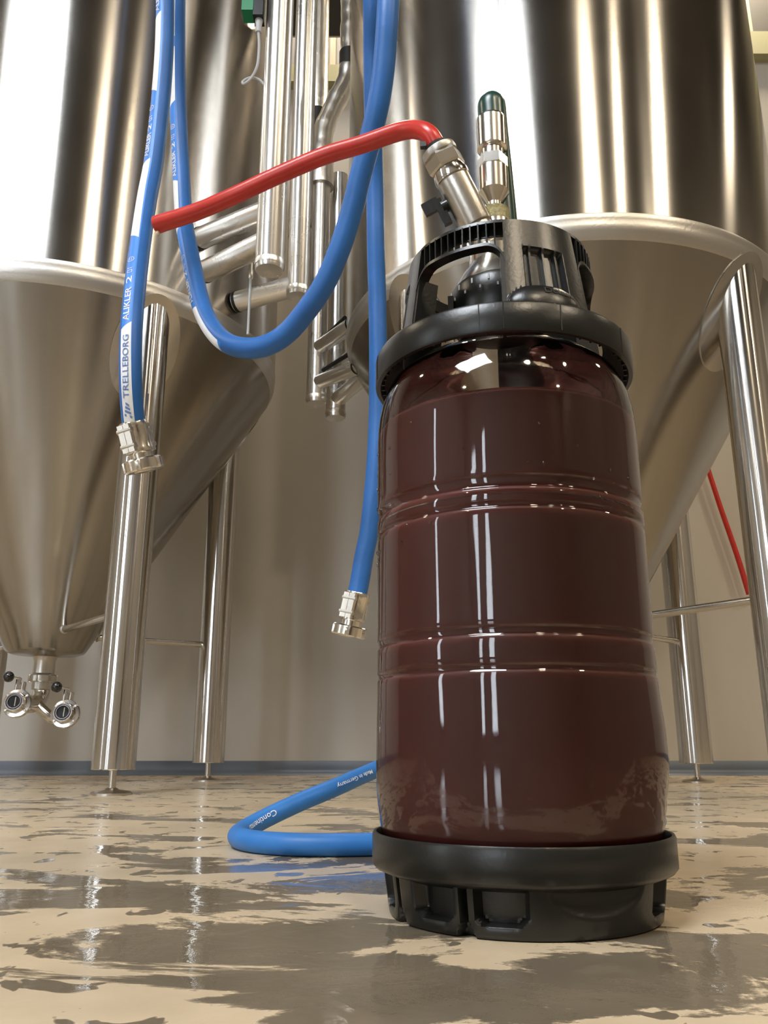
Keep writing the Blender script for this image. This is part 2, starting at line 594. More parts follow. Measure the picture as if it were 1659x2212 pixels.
# ------------------------------------------------------------------ fermentation tanks
R, ZR, ZB, RB = 0.7095, 1.3956, 0.4187, 0.125
KC = (R - RB) / (ZR - ZB)
def cone_r(z):
    return RB + (z - ZB) * KC
def cone_pad(cx, cy, ang, zc=1.262, hh=0.142, hw=0.10):
    g = G()
    nr, na = 8, 48
    vv, ff = [], []
    for off in (0.004, -0.004):
        pass
    for i in range(nr + 2):
        rho = min(1.0, i / nr)
        off = 0.0045 if i <= nr else -0.003
        for k in range(na):
            a = 2 * PI * k / na
            z = zc + hh * rho * math.sin(a)
            r = cone_r(z)
            th = ang + hw * rho * math.cos(a) / r
            r += off
            vv.append((cx + r * math.cos(th), cy + r * math.sin(th), z))
    for i in range(nr + 1):
        for k in range(na):
            k2 = (k + 1) % na
            ff.append((i * na + k, i * na + k2, (i + 1) * na + k2, (i + 1) * na + k))
    return g.add(vv, ff)

def make_tank(label, cx, cy, legs):
    t = thing('fermentation_tank', label, 'tank', (cx, cy, 0))
    g = G()
    prof = [(R, 1.437)] + [(R, 1.437 + 1.45 * k / 8) for k in range(1, 9)]
    for k in range(1, 9):
        a = PI / 2 * k / 8
        prof.append((max(0.03, R * math.cos(a)), 2.887 + 0.22 * math.sin(a)))
    g.lathe(prof, (cx, cy, 0), segs=160)
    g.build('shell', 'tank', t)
    g = G()
    wp = [(R + 0.001, 1.440), (R + 0.0022, 1.432), (R + 0.001, 1.424), (R, 1.418)]
    for k in range(7):
        a = math.radians(30.74) * k / 6
        rr = 0.05
        wp.append((R - rr + rr * math.cos(a), 1.411 - rr * math.sin(a)))
    wp += [(cone_r(1.378) + 0.001, 1.378), (cone_r(1.370), 1.370)]
    g.lathe(wp, (cx, cy, 0), segs=160)
    g.build('weld_band', 'weld', t)
    g = G()
    cp = [(cone_r(1.3705 + (ZB - 1.3705) * k / 10), 1.3705 + (ZB - 1.3705) * k / 10) for k in range(11)]
    cp += [(RB - 0.006, ZB - 0.006), (RB - 0.02, ZB - 0.011), (0.06, ZB - 0.014), (0.036, ZB - 0.02)]
    g.lathe(cp, (cx, cy, 0), segs=160)
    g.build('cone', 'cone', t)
    for lx, ly, show in legs:
        ang = math.atan2(ly - cy, lx - cx)
        G().lathe([(0.035, 0.062), (0.054, 0.062), (0.056, 0.064), (0.056, 1.384)], (lx, ly, 0), segs=48).build('leg', 'leg', t)
        leg = t.children[-1] if False else [o for o in COL.objects if o.parent == t and o.name.startswith('leg')][-1]
        G().rod((lx, ly, 0.010), (lx, ly, 0.063), 0.0095).build('levelling_stem', 'satin', leg)
        G().lathe([(0.052, 0.0), (0.052, 0.005), (0.046, 0.009), (0.018, 0.013), (0.013, 0.017)], (lx, ly, 0), segs=40).build('foot_plate', 'satin', leg)
        cone_pad(cx, cy, ang).build('leg_pad', 'pad', t)
        zb = 0.474
        rc = cone_r(zb) - 0.01
        rl = math.hypot(lx - cx, ly - cy) - 0.05
        G().rod((cx + rc * math.cos(ang), cy + rc * math.sin(ang), zb), (cx + rl * math.cos(ang), cy + rl * math.sin(ang), zb), 0.0108).build('brace', 'leg', t)
        rr = rc + 0.012
        rng = []
        g = G()
        g.lathe([(0.011, -0.003), (0.015, 0.0), (0.0135, 0.004), (0.011, 0.007)], (cx + rr * math.cos(ang), cy + rr * math.sin(ang), zb), (math.cos(ang), math.sin(ang), 0), 20)
        g.build('brace_weld', 'weld', t)
    # outlet spigot
    G().lathe([(0.046, ZB - 0.012), (0.038, ZB - 0.022), (0.034, ZB - 0.034), (0.034, ZB - 0.072)], (cx, cy, 0), segs=40).build('outlet_spigot', 'satin', t)
    return t
TL = (-1.109, 2.765)
TR = (0.584, 2.572)
def opp(c, l):
    return (2 * c[0] - l[0], 2 * c[1] - l[1])
FL, BL = (-0.700, 2.262), (-0.622, 3.09)
FR, BR = (0.963, 2.046), (1.07, 2.99)
tank_l = make_tank('tall brushed steel tank at left with twin butterfly valves under its cone', *TL,
          [(*FL, 1), (*BL, 1), (*opp(TL, FL), 1), (*opp(TL, BL), 0)])
tank_r = make_tank('tall brushed steel tank behind the keg with bright window streak', *TR,
          [(*FR, 1), (*BR, 1), (*opp(TR, FR), 0), (*opp(TR, BR), 0)])

# ------------------------------------------------------------------ outlet pipework with two butterfly valves
def union_nut(o, ax, r0, r1, h, lugs, mat, parent, name='union_nut'):
    """slotted round union nut"""
    ax = Vector(ax).normalized()
    ref = Vector((0, -1, 0))
    u = (ref - ax * ref.dot(ax)).normalized()
    w = ax.cross(u)
    o = Vector(o)
    n = lugs * 12
    vv, ff = [], []
    prof = [(0.0, r0), (0.0, 0.93), (0.12, 1.0), (0.88, 1.0), (1.0, 0.93), (1.0, r0)]
    for i in range(n):
        a = 2 * PI * i / n
        q = (i % 12)
        rr = r1 if 2 <= q else r1 * 0.86
        for k, (hh, m) in enumerate(prof):
            rad = r0 if k in (0, 5) else rr * m
            vv.append(o + (u * math.cos(a) + w * math.sin(a)) * rad + ax * (hh * h))
    m = len(prof)
    for i in range(n):
        j = (i + 1) % n
        for k in range(m):
            ff.append((i * m + k, j * m + k, j * m + (k + 1) % m, i * m + (k + 1) % m))
    return G().add(vv, ff).build(name, mat, parent, auto=25)

def valve_assembly(c):
    cx, cy = c
    t = thing('outlet_valve_assembly', 'stainless outlet elbow with twin butterfly valves under left tank cone', 'valve', (cx, cy, 0.18))
    union_nut((cx, cy, 0.318), (0, 0, 1), 0.030, 0.046, 0.024, 8, 'satin', t)
    G().lathe([(0.030, 0.295), (0.034, 0.297), (0.034, 0.318)], (cx, cy, 0), segs=40).build('ferrule', 'satin', t)
    p = Path([(cx, cy, 0.306), (cx, cy, 0.292), (cx, cy - 0.009, 0.271), (cx - 0.002, cy - 0.034, 0.251), (cx - 0.005, cy - 0.072, 0.2445), (cx - 0.006, cy - 0.125, 0.2450)], 0.006, ref=(1, 0, 0))
    tube(p, 0.0262, 32).build('elbow', 'chrome', t)
    p = Path([(cx + 0.004, cy - 0.045, 0.25), (cx + 0.03, cy - 0.05, 0.228), (cx + 0.065, cy - 0.06, 0.206), (cx + 0.11, cy - 0.075, 0.203), (cx + 0.138, cy - 0.105, 0.211), (cx + 0.144, cy - 0.14, 0.213)], 0.006, ref=(0, 0, 1))
    tube(p, 0.0175, 28).build('branch_elbow', 'chrome', t)
    face = Vector((0.03, -0.98, 0.17)).normalized()
    for vx, vy, vz in ((cx - 0.006, cy - 0.165, 0.2455), (cx + 0.144, cy - 0.165, 0.2145)):
        o = Vector((vx, vy, vz))
        up = (Vector((0, 0, 1)) - face * face.z).normalized()
        sd = face.cross(up)
        v = G()
        v.lathe([(0.026, -0.05), (0.028, -0.018), (0.0415, -0.016), (0.043, -0.013), (0.043, -0.002), (0.0415, 0.0), (0.032, 0.001), (0.0295, 0.004), (0.0285, 0.020), (0.0275, 0.022), (0.0245, 0.022), (0.0235, 0.019), (0.021, 0.017)], o, face, 48)
        body = v.build('valve_body', 'chrome', t, auto=18)
        G().lathe([(0.0245, 0.0224), (0.0215, 0.0230), (0.0205, 0.0218)], o, face, 40, closed=True).build('gasket', 'gasket', body)
        G().lathe([(0.0001, 0.0183), (0.0195, 0.0183)], o, face, 40).build('bore', 'bore', body)
        G().lathe([(0.0195, 0.0184), (0.0206, 0.0222), (0.0188, 0.0222), (0.0180, 0.0184)], o, face, 40, closed=True).build('seat_ring', 'chrome', body)
        G().box(o + face * 0.0195 + sd * -0.0035, (0.0030, 0.0022, 0.027), (sd, face, up)).build('disc_edge', 'chrome', body)
        for a in (38, 142, 218, 322):
            d = up * math.sin(math.radians(a)) + sd * math.cos(math.radians(a))
            G().lathe([(0.0042, 0.0), (0.0042, 0.003), (0.003, 0.004)], o + d * 0.0365, face, 10).build('bolt', 'satin', body)
        nb = o - face * 0.008
        neck = G()
        neck.rod(nb + up * 0.038 - sd * 0.009, nb + up * 0.066 - sd * 0.009, 0.0075, 20, 0.0015)
        neck.rod(nb + up * 0.038 + sd * 0.009, nb + up * 0.080 + sd * 0.009, 0.0085, 20, 0.0015)
        nk = neck.build('valve_neck', 'chrome', t)
        # sd points to image left or right: lever always towards -x
        lft = sd if sd.x < 0 else -sd
        a = nb + up * 0.074
        b = a + lft * 0.026 + up * 0.004 + face * 0.018
        hd = G().rod(a, b, 0.0036, 14).build('lever', 'chrome', t)
        G().sphere(b + lft * 0.008, 0.0165, 28, 18).build('ball_knob', 'gloss_black', hd)
    return t
valve_assembly(TL)

# ------------------------------------------------------------------ clad coolant pipes between the tanks
def clad_pipe(name, label, x, y, z0, z1, r, stubs, extra=None, rs=0.030):
    t = thing(name, label, 'pipe', (x, y, z0), 'aluminium clad pipes between the tanks')
    G().lathe([(0.001, z0 + 0.004), (r * 0.6, z0 + 0.001), (r * 0.93, z0), (r, z0 + 0.006), (r, z1)], (x, y, 0), segs=40).build('cladding', 'clad', t)
    G().lathe([(r + 0.0012, z0 + 0.012), (r + 0.0022, z0 + 0.02), (r + 0.0012, z0 + 0.028)], (x, y, 0), segs=40, closed=True).build('end_band', 'foil', t)
    for (z, ex, ey, ez, r_) in stubs:
        a = Vector((x, y, z))
        b = Vector((ex, ey, ez))
        st = G().rod(a, b, r_, 32).build('stub', 'clad', t)
        d = (b - a).normalized()
        G().lathe([(r_ * 0.6, -0.012), (r_ + 0.001, -0.012), (r_ + 0.002, -0.008), (r_ + 0.001, -0.002), (r_ * 0.6, -0.002)], b, d, 32).build('stub_collar', 'blackr', st)
    return t
clad_pipe('clad_pipe', 'shiny vertical clad pipe with two upper stubs into the left tank', -0.320, 2.07, 1.398, 4.0, 0.041,
          [(1.595, -0.575, 2.29, 1.648, 0.034), (1.495, -0.560, 2.30, 1.535, 0.034)])
clad_pipe('clad_pipe', 'shiny vertical clad pipe whose lowest stub meets the left tank', -0.270, 2.35, 1.478, 4.0, 0.037,
          [(1.520, -0.482, 2.43, 1.505, 0.033)])
clad_pipe('clad_pipe', 'clad pipe with black strapped stubs beside the hanging hose', -0.250, 2.86, 1.332, 2.36, 0.037,
          [(1.555, -0.105, 2.60, 1.52, 0.027), (1.415, -0.085, 2.62, 1.37, 0.027)])
clad_pipe('clad_pipe', 'lowest hanging clad pipe touching the tank behind the keg', -0.182, 2.93, 1.303, 2.36, 0.0375,
          [(1.375, -0.060, 2.68, 1.365, 0.029), (1.50, -0.075, 2.70, 1.49, 0.025)])
# black straps on two stubs
def strap(a, b, label):
    g = G()
    d = (Vector(b) - Vector(a))
    g.rod(a, b, 0.0075, 12)
    return tag(g.build('black_strap', 'blackr'), label, 'strap', 'black straps on the clad stubs')
strap((-0.222, 2.80, 1.570), (-0.135, 2.62, 1.553), 'upper black rubber strap lying on a clad pipe stub')
strap((-0.222, 2.80, 1.440), (-0.115, 2.62, 1.418), 'lower black rubber strap lying on a clad pipe stub')

# foil wrapped pipe higher up
t = thing('foil_wrapped_pipe', 'crinkled foil wrapped pipe bending behind the red hose', 'pipe', (-0.21, 2.9, 2.36))
p = Path([(-0.250, 2.86, 2.34), (-0.250, 2.87, 2.46), (-0.243, 2.88, 2.56), (-0.205, 2.89, 2.68), (-0.165, 2.90, 2.79), (-0.148, 2.90, 2.88), (-0.146, 2.90, 3.0), (-0.146, 2.90, 3.6), (-0.146, 2.9, 4.6)], 0.012)
tube(p, lambda s: 0.041 + 0.0012 * math.sin(s * 83) + 0.0009 * math.sin(s * 190 + 1), 28).build('foil', 'foil', t)
G().lathe([(0.043, 2.87), (0.043, 2.95)], (-0.147, 2.90, 0), segs=28).build('black_sleeve', 'blackr', t)
G().lathe([(0.050, 2.26), (0.052, 2.3), (0.047, 2.36), (0.052, 2.40), (0.045, 2.44)], (-0.250, 2.86, 0), segs=28).build('foil_wrap', 'foil', t)
t = thing('foil_wrapped_pipe', 'short foil wrapped pipe with dark sleeve half behind the clad pipes', 'pipe', (-0.30, 3.0, 2.6))
G().lathe([(0.040, 2.30), (0.042, 2.5), (0.040, 2.62)], (-0.285, 3.0, 0), segs=28).build('foil', 'foil', t)
G().lathe([(0.038, 2.62), (0.038, 2.74)], (-0.285, 3.0, 0), segs=28).build('black_sleeve', 'blackr', t)
G().lathe([(0.040, 2.74), (0.044, 2.80), (0.040, 3.40)], (-0.285, 3.0, 0), segs=28).build('foil_wrap', 'foil', t)
t = thing('cable_tray', 'pale steel tray with dark underside near the ceiling', 'cable tray', (-0.25, 3.2, 3.3))
G().box((-0.42, 3.2, 3.52), (0.60, 0.30, 0.05)).build('tray_base', 'dark', t, False)
G().box((-0.42, 3.04, 3.56), (0.60, 0.02, 0.11)).build('side_rail', 'beige', t, False)
G().box((-0.42, 3.36, 3.56), (0.60, 0.02, 0.11)).build('side_rail', 'beige', t, False)
for hx in (-0.6, -0.2):
    G().rod((hx, 3.2, 3.5), (hx, 3.2, ZC), 0.008, 10).build('hanger_rod', 'satin', t)

# sensor with its cable
t = thing('sensor_head', 'green and black sensor head beside the clad pipe', 'sensor', (-0.395, 2.05, 2.24))
G().box((-0.413, 2.05, 2.31), (0.035, 0.05, 0.10)).build('housing', 'sensor', t, False)
G().box((-0.381, 2.05, 2.31), (0.030, 0.045, 0.13)).build('connector', 'blackp', t, False)
G().lathe([(0.008, 2.20), (0.0095, 2.205), (0.0095, 2.225), (0.012, 2.245)], (-0.380, 2.05, 0), segs=20).build('cable_gland', 'grey', t)
p = Path([(-0.380, 2.05, 2.205), (-0.376, 2.05, 2.15), (-0.378, 2.05, 2.08), (-0.393, 2.045, 2.03), (-0.412, 2.04, 2.003), (-0.418, 2.045, 2.015), (-0.400, 2.055, 2.038), (-0.375, 2.06, 2.037), (-0.350, 2.065, 2.012)], 0.006)
tube(p, 0.0042, 10).build('cable', 'grey', t)
# thin probe rod
t = thing('probe_rod', 'thin grey probe rod hanging below the lowest clad stub', 'rod', (-0.385, 2.2, 1.3))
G().rod((-0.395, 2.2, 1.27), (-0.395, 2.2, 1.46), 0.004, 12).build('rod', 'grey', t)
G().lathe([(0.004, 1.45), (0.007, 1.455), (0.007, 1.475), (0.005, 1.485), (0.005, 1.51)], (-0.395, 2.2, 0), segs=16).build('tip_nut', 'satin', t)

# red line by the wall at right
p = Path([(1.36, 3.583, 3.68), (1.36, 3.583, 2.6), (1.375, 3.583, 1.99), (1.4425, 3.583, 1.446), (1.485, 3.583, 1.204), (1.548, 3.583, 0.92), (1.58, 3.583, 0.75)], 0.02)
tag(tube(p, lambda s: 0.006 + 0.006 * s, 14).build('red_cord', 'red'), 'thin red cord hanging down the wall between the right tank legs', 'cord')

# ------------------------------------------------------------------ hoses
def on_hose(path, r, s0, s1, w0, w1, phi0, phi1, mat, name, parent, slant0=0.0, slant1=0.0, lift=0.0004):
    """painted patch: along [s0,s1], across arc width, centre angle phi0 -> phi1"""
    ns, na = max(3, int(abs(s1 - s0) / 0.006)), 8
    vv, ff = [], []
    for i in range(ns + 1):
        for k in range(na + 1):
            c = k / na - 0.5
            a0 = s0 + slant0 * c
            a1 = s1 + slant1 * c
            s = a0 + (a1 - a0) * i / ns
            f = (s - s0) / (s1 - s0)
            ph = phi0 + (phi1 - phi0) * f + c * (w0 + (w1 - w0) * f) / r
            vv.append(path.surf(s, ph, r + lift))
    for i in range(ns):
        for k in range(na):
            q = na + 1
            ff.append((i * q + k, i * q + k + 1, (i + 1) * q + k + 1, (i + 1) * q + k))
    return G().add(vv, ff).build(name, mat, parent)

def text_on(path, r, body, s0, s1, height, phi, mat, parent, flip=1, upside=1, lift=0.0012, bold=0.006, name='lettering'):
    """text runs from s0 to s1 along the hose; height is across"""
    vv, ff, w, h = text_mesh(body, 1.0, bold)
    out = []
    for x, y in vv:
        s = s0 + (s1 - s0) * x / w
        ph = phi + flip * (y / h - 0.5) * height / r * upside
        out.append(path.surf(s, ph, r + lift))
    return G().add(out, ff).build(name, mat, parent, smooth=False)

def coupling(a, d, parent, r=0.0235):
    """split clamp shells, neck, slotted union nut; a = hose end, d = outward direction"""
    a = Vector(a)
    d = Vector(d).normalized()
    ref = Vector((0, -1, 0))
    u = (ref - d * ref.dot(d)).normalized()
    w = d.cross(u)
    o = a - d * 0.012
    cl = G().lathe([(r * 0.8, 0.0), (r * 0.95, 0.0), (r, 0.002), (r, 0.010), (r * 0.97, 0.012), (r * 0.97, 0.044), (r, 0.046), (r * 0.98, 0.052), (r * 0.8, 0.054)], o, d, 40).build('clamp_shell', 'nickel', parent)
    for sgn in (-1, 1):
        q = (u * 0.9 + w * 0.45).normalized()
        q2 = d.cross(q)
        for k in (-1, 1):
            c = o + d * 0.027 + q * (sgn * r * 0.98) + q2 * (k * 0.0062)
            G().box(c, (0.0105, 0.0115, 0.046), (q, q2, d)).build('clamp_lug', 'nickel', cl, False)
        for zz in (0.014, 0.040):
            c = o + d * zz + q * (sgn * r * 1.06)
            G().rod(c - q2 * 0.0145, c + q2 * 0.0145, 0.0042, 12).build('clamp_bolt', 'satin', cl)
    G().lathe([(r * 0.72, 0.052), (r * 0.80, 0.054), (r * 0.80, 0.066)], o, d, 32).build('coupling_neck', 'nickel', parent)
    union_nut(o + d * 0.063, d, r * 0.6, r * 1.42, 0.020, 6, 'nickel', parent)
    G().lathe([(r * 0.62, 0.070), (r * 0.55, 0.0845), (r * 0.7, 0.0848), (r * 0.75, 0.083)], o, d, 32).build('liner', 'satin', parent)

HR = 0.0185
RAIL_Z = 3.7
# rail that carries the hoses, spanning from side wall to side wall above the frame
t = thing('hose_rail', 'steel tube rail that carries the blue hoses', 'rail', (0, 1.36, RAIL_Z))
G().rod((X0, 1.36, RAIL_Z), (X1, 1.36, RAIL_Z), 0.03, 20).build('rail_tube', 'satin', t)

def over_rail(x, y_up, tail=0.35, x2=None, back=True):
    """points from the top of a hose over the rail and down its other side"""
    c = 0.03 + HR + 0.001
    s = 1 if back else -1
    x2 = x if x2 is None else x2
    return [(x, 1.36 - s * c, RAIL_Z - 0.01), (x, 1.36 - s * c * 0.72, RAIL_Z + c * 0.72), ((x + x2) / 2, 1.36, RAIL_Z + c),
            (x2, 1.36 + s * c * 0.72, RAIL_Z + c * 0.72), (x2, 1.36 + s * c, RAIL_Z - 0.01), (x2, 1.36 + s * (c + 0.01), RAIL_Z - 0.15), (x2, 1.36 + s * (c + 0.012), RAIL_Z - tail)]

H1 = [(-0.414, 1.3, 0.628), (-0.415, 1.285, 0.652), (-0.417, 1.267, 0.704), (-0.422, 1.265, 0.786), (-0.429, 1.285, 0.882), (-0.438, 1.32, 0.994), (-0.443, 1.35, 1.107), (-0.443, 1.37, 1.201), (-0.443, 1.38, 1.335), (-0.444, 1.38, 1.467), (-0.45, 1.375, 1.605), (-0.461, 1.36, 1.789), (-0.478, 1.325, 2.2), (-0.485, 1.312, 3.0)]
t = thing('brewery_hose', 'blue hose end hanging at left with white printed TRELLEBORG panel', 'hose', H1[0], 'blue brewery hoses')
p1 = Path(H1 + over_rail(-0.485, 1.3, 0.2), 0.012)
body = tube(p1, HR, 32).build('hose_body', 'hose', t)
coupling(H1[0], (0.26, 0.30, -1), t)
def phi1(z):
    return math.radians(-4 - 36 * min(1, max(0, (z - 0.62) / 0.75)))
S = lambda z: p1.s_at_z(z, 0, 0.85)
FL1 = -1   # sign so that letter tops point to image left
def panel(path, Sf, ph, r, z0, z1, parent, width=0.0185, sl=0.012):
    on_hose(path, r, Sf(z0), Sf(z1), width, width, ph(z0), ph(z1), 'print', 'print_panel', parent, slant0=-sl, slant1=sl)
def band(path, Sf, ph, r, z0, z1, parent, width=0.0185):
    on_hose(path, r, Sf(z0), Sf(z1), width, width, ph(z0), ph(z1), 'band', 'print_band', parent, lift=0.0003)
band(p1, S, phi1, HR, 0.632, 1.90, t)
def alikler(path, Sf, ph, r, za, zb, z2a, z2b, zi, parent, flip, k=1.0):
    text_on(path, r, 'ALIKLER', Sf(za), Sf(zb), 0.0105 * k, ph((za + zb) / 2), 'print', parent, flip, bold=0.012)
    text_on(path, r, '2', Sf(z2a), Sf(z2b), 0.0095 * k, ph(z2a) , 'print', parent, flip, bold=0.01)
    # ring mark, cup and barrel pictograms
    def ringmark(z, rad, inner):
        s0, p0 = Sf(z), ph(z)
        vv, ff = [], []
        n = 20
        for i in range(n):
            a = 2 * PI * i / n
            for q in (rad, inner):
                vv.append(path.surf(s0 + q * math.cos(a), p0 + q * math.sin(a) / r, r + 0.0012))
        for i in range(n):
            j = (i + 1) % n
            ff.append((2 * i, 2 * i + 1, 2 * j + 1, 2 * j))
        G().add(vv, ff).build('print_mark', 'print', parent, smooth=False)
    def bars(z, items):
        s0, p0 = Sf(z), ph(z)
        g = G()
        for (a, b, c, d) in items:
            g.add([path.surf(s0 + a, p0 + flip * c / r, r + 0.0012), path.surf(s0 + b, p0 + flip * c / r, r + 0.0012),
                   path.surf(s0 + b, p0 + flip * d / r, r + 0.0012), path.surf(s0 + a, p0 + flip * d / r, r + 0.0012)], [(0, 1, 2, 3)])
        g.build('print_mark', 'print', parent, smooth=False)
    e = 0.0009
    bars(zi, [(-0.006, -0.006 + e, -0.004, 0.0045), (-0.006, 0.0005, 0.0036, 0.0045), (-0.0005, 0.0005, -0.004, 0.0045), (-0.006, 0.0, -0.0045, -0.0036),
              (0.003, 0.007, 0.0035, 0.0045), (0.0045, 0.0055, -0.0045, 0.0035)])
    ringmark(zi + 0.026, 0.0062, 0.0052)
    bars(zi + 0.026, [(-0.003, 0.003, -0.0022, -0.0013), (-0.003, 0.003, 0.0013, 0.0022)])
panel(p1, S, phi1, HR, 0.632, 0.790, t)
text_on(p1, HR, 'TRELLEBORG', S(0.673), S(0.772), 0.0098, phi1(0.72), 'blueprint', t, FL1)
# slanted stripes of the maker's mark
for k in range(4):
    s0 = S(0.645) + 0.0058 * k
    hgt = 0.0115 - 0.002 * k
    g = G()
    q = [(0, -hgt / 2), (0.0035, -hgt / 2), (0.0075, hgt / 2), (0.004, hgt / 2)]
    g.add([p1.surf(s0 + a, phi1(0.64) + FL1 * b / HR, HR + 0.0012) for a, b in q], [(0, 1, 2, 3)])
    g.build('print_mark', 'blueprint', t, smooth=False)
alikler(p1, S, phi1, HR, 0.798, 0.866, 0.876, 0.891, 0.906, t, FL1)
panel(p1, S, phi1, HR, 0.993, 1.190, t)
alikler(p1, S, phi1, HR, 1.202, 1.260, 1.267, 1.282, 1.297, t, FL1)
panel(p1, S, phi1, HR, 1.368, 1.551, t)
alikler(p1, S, phi1, HR, 1.559, 1.630, 1.64, 1.666, 1.68, t, FL1)
panel(p1, S, phi1, HR, 1.76, 1.90, t)

H2 = [(-0.464, 1.45, 1.90), (-0.462, 1.49, 1.733), (-0.464, 1.53, 1.622), (-0.459, 1.555, 1.493), (-0.445, 1.56, 1.35), (-0.424, 1.54, 1.2), (-0.403, 1.51, 1.116), (-0.358, 1.45, 0.959), (-0.327, 1.41, 0.883), (-0.287, 1.37, 0.824), (-0.244, 1.34, 0.796), (-0.201, 1.32, 0.792), (-0.163, 1.3, 0.808), (-0.125, 1.27, 0.84), (-0.097, 1.25, 0.876), (-0.075, 1.23, 0.921), (-0.054, 1.21, 0.98), (-0.039, 1.19, 1.036), (-0.023, 1.17, 1.09), (-0.008, 1.145, 1.145), (0.001, 1.125, 1.208), (0.007, 1.105, 1.30), (0.012, 1.11, 1.43), (0.018, 1.17, 1.75), (0.026, 1.24, 2.1), (0.032, 1.305, 2.9)]
top = list(reversed(over_rail(-0.44, 1.4, 0.2, back=False)))
t = thing('brewery_hose', 'blue hose hanging in a U shaped loop between the tanks', 'hose', (-0.244, 1.34, 0.775), 'blue brewery hoses')
p2 = Path(top + [(-0.445, 1.412, 2.9), (-0.452, 1.42, 2.3)] + H2 + over_rail(0.034, 1.3, 0.2), 0.012)
tube(p2, HR, 32).build('hose_body', 'hose', t)
S2 = lambda z: p2.s_at_z(z, 0.12, 0.57)
def phi2(z):
    return math.radians(30 - 30 * min(1, max(0, (z - 0.95) / 0.25)))
# path runs downwards here: image left is the +angle side
FL2 = 1
zt = 0.80
on_hose(p2, HR, S2(1.80), S2(0.815), 0.0165, 0.0165, math.radians(20), math.radians(60), 'band', 'print_band', t, lift=0.0003)
def phi2(z):
    f = (S2(z) - S2(1.80)) / (S2(0.815) - S2(1.80))
    return math.radians(20 + 40 * f)
def panel2(z0, z1):
    on_hose(p2, HR, S2(z0), S2(z1), 0.0165, 0.0165, phi2(z0), phi2(z1), 'print', 'print_panel', t, slant0=-0.012, slant1=0.012)
panel2(1.80, 1.64)
panel2(1.628, 1.492)
alikler(p2, S2, phi2, HR, 1.302, 1.370, 1.378, 1.394, 1.408, t, FL2, 0.95)
panel2(1.292, 1.15)
alikler(p2, S2, phi2, HR, 0.935, 1.0, 1.008, 1.024, 1.038, t, FL2, 0.95)
panel2(0.922, 0.818)

H3 = [(-0.030, 1.312, 3.0), (-0.028, 1.322, 2.2), (-0.026, 1.33, 1.9), (-0.025, 1.33, 1.70), (-0.024, 1.35, 1.562), (-0.024, 1.40, 1.478), (-0.022, 1.46, 1.339), (-0.019, 1.5, 1.25), (-0.017, 1.52, 1.12), (-0.014, 1.54, 1.013), (-0.012, 1.55, 0.893), (-0.012, 1.56, 0.786), (-0.015, 1.56, 0.678), (-0.021, 1.56, 0.592), (-0.029, 1.56, 0.517), (-0.038, 1.56, 0.471), (-0.045, 1.56, 0.427), (-0.052, 1.56, 0.388)]
t = thing('brewery_hose', 'plain blue hose end hanging beside the keg with steel coupling', 'hose', H3[-1], 'blue brewery hoses')
p3 = Path(list(reversed(over_rail(-0.03, 1.3, 0.2, back=False))) + H3, 0.012)
tube(p3, HR, 32).build('hose_body', 'hose', t)
coupling(H3[-1], (-0.22, 0.10, -1), t)

# hose lying on the floor behind the keg
FR5 = 0.0128
H5 = [(0.42, 1.36, FR5), (0.30, 1.20, FR5), (0.16, 1.08, FR5), (-0.008, 1.041, FR5), (-0.069, 1.034, FR5), (-0.113, 1.041, FR5), (-0.155, 1.068, FR5), (-0.182, 1.115, FR5), (-0.185, 1.165, 0.0150), (-0.165, 1.203, 0.026), (-0.122, 1.236, 0.045), (-0.072, 1.275, 0.064), (-0.022, 1.36, 0.083), (0.03, 1.49, 0.100), (0.10, 1.68, 0.11), (0.20, 1.85, 0.09), (0.34, 1.98, 0.04), (0.5, 2.06, 0.0135), (0.66, 2.10, FR5)]
t = thing('water_hose', 'blue water hose bent back on itself on the wet floor', 'hose', (0.1, 1.2, 0))
p5 = Path(H5, 0.010, ref=(0, 0, 1))
tube(p5, FR5, 28, hollow=0.008).build('hose_body', 'hose2', t)
def s_near(path, pt):
    k = min(range(path.n + 1), key=lambda i: (path.p[i] - Vector(pt)).length)
    return k / path.n * path.L
sa = s_near(p5, (-0.078, 1.27, 0.062))
sb = s_near(p5, (-0.030, 1.345, 0.080))
side = math.radians(68)
text_on(p5, FR5, 'Made in Germany', sb, sa, 0.0072, side, 'print', t, 1, 1)
text_on(p5, FR5, 'Continental', s_near(p5, (-0.150, 1.213, 0.033)), s_near(p5, (-0.186, 1.16, 0.015)), 0.0072, side, 'print', t, 1, 1)

# ------------------------------------------------------------------ the keg
KX, KY = 0.1073, 0.7014
KF = Vector((-KX, -KY, 0)).normalized()
KR_ = Vector((-KF.y, KF.x, 0))
def kp(th, r, z):
    a = math.radians(th)
    return Vector((KX, KY, 0)) + KF * (r * math.cos(a)) + KR_ * (r * math.sin(a)) + Vector((0, 0, z))
def kxz(x, f, z):
    return Vector((KX, KY, 0)) + KR_ * x + KF * f + Vector((0, 0, z))
keg = thing('plastic_keg', 'clear plastic keg of dark red beer with black collar and base', 'keg', (KX, KY, 0))
RK = 0.1128
body_prof = [(0.030, 0.030), (0.085, 0.034), (0.102, 0.044), (0.1085, 0.056), (0.1118, 0.072), (0.1130, 0.09), (0.1134, 0.11), (0.1132, 0.135), (RK, 0.16)]
def groove(z0, z1, dp):
    """recessed band from z0 to z1 with tight rounded shoulders"""
    return [(RK, z0 - 0.006), (RK, z0 - 0.0012), (RK - dp * 0.25, z0 - 0.0003), (RK - dp * 0.8, z0 + 0.0006), (RK - dp, z0 + 0.0016), (RK - dp, (z0 + z1) / 2),
            (RK - dp, z1 - 0.0016), (RK - dp * 0.8, z1 - 0.0006), (RK - dp * 0.25, z1 + 0.0003), (RK, z1 + 0.0012), (RK, z1 + 0.006)]
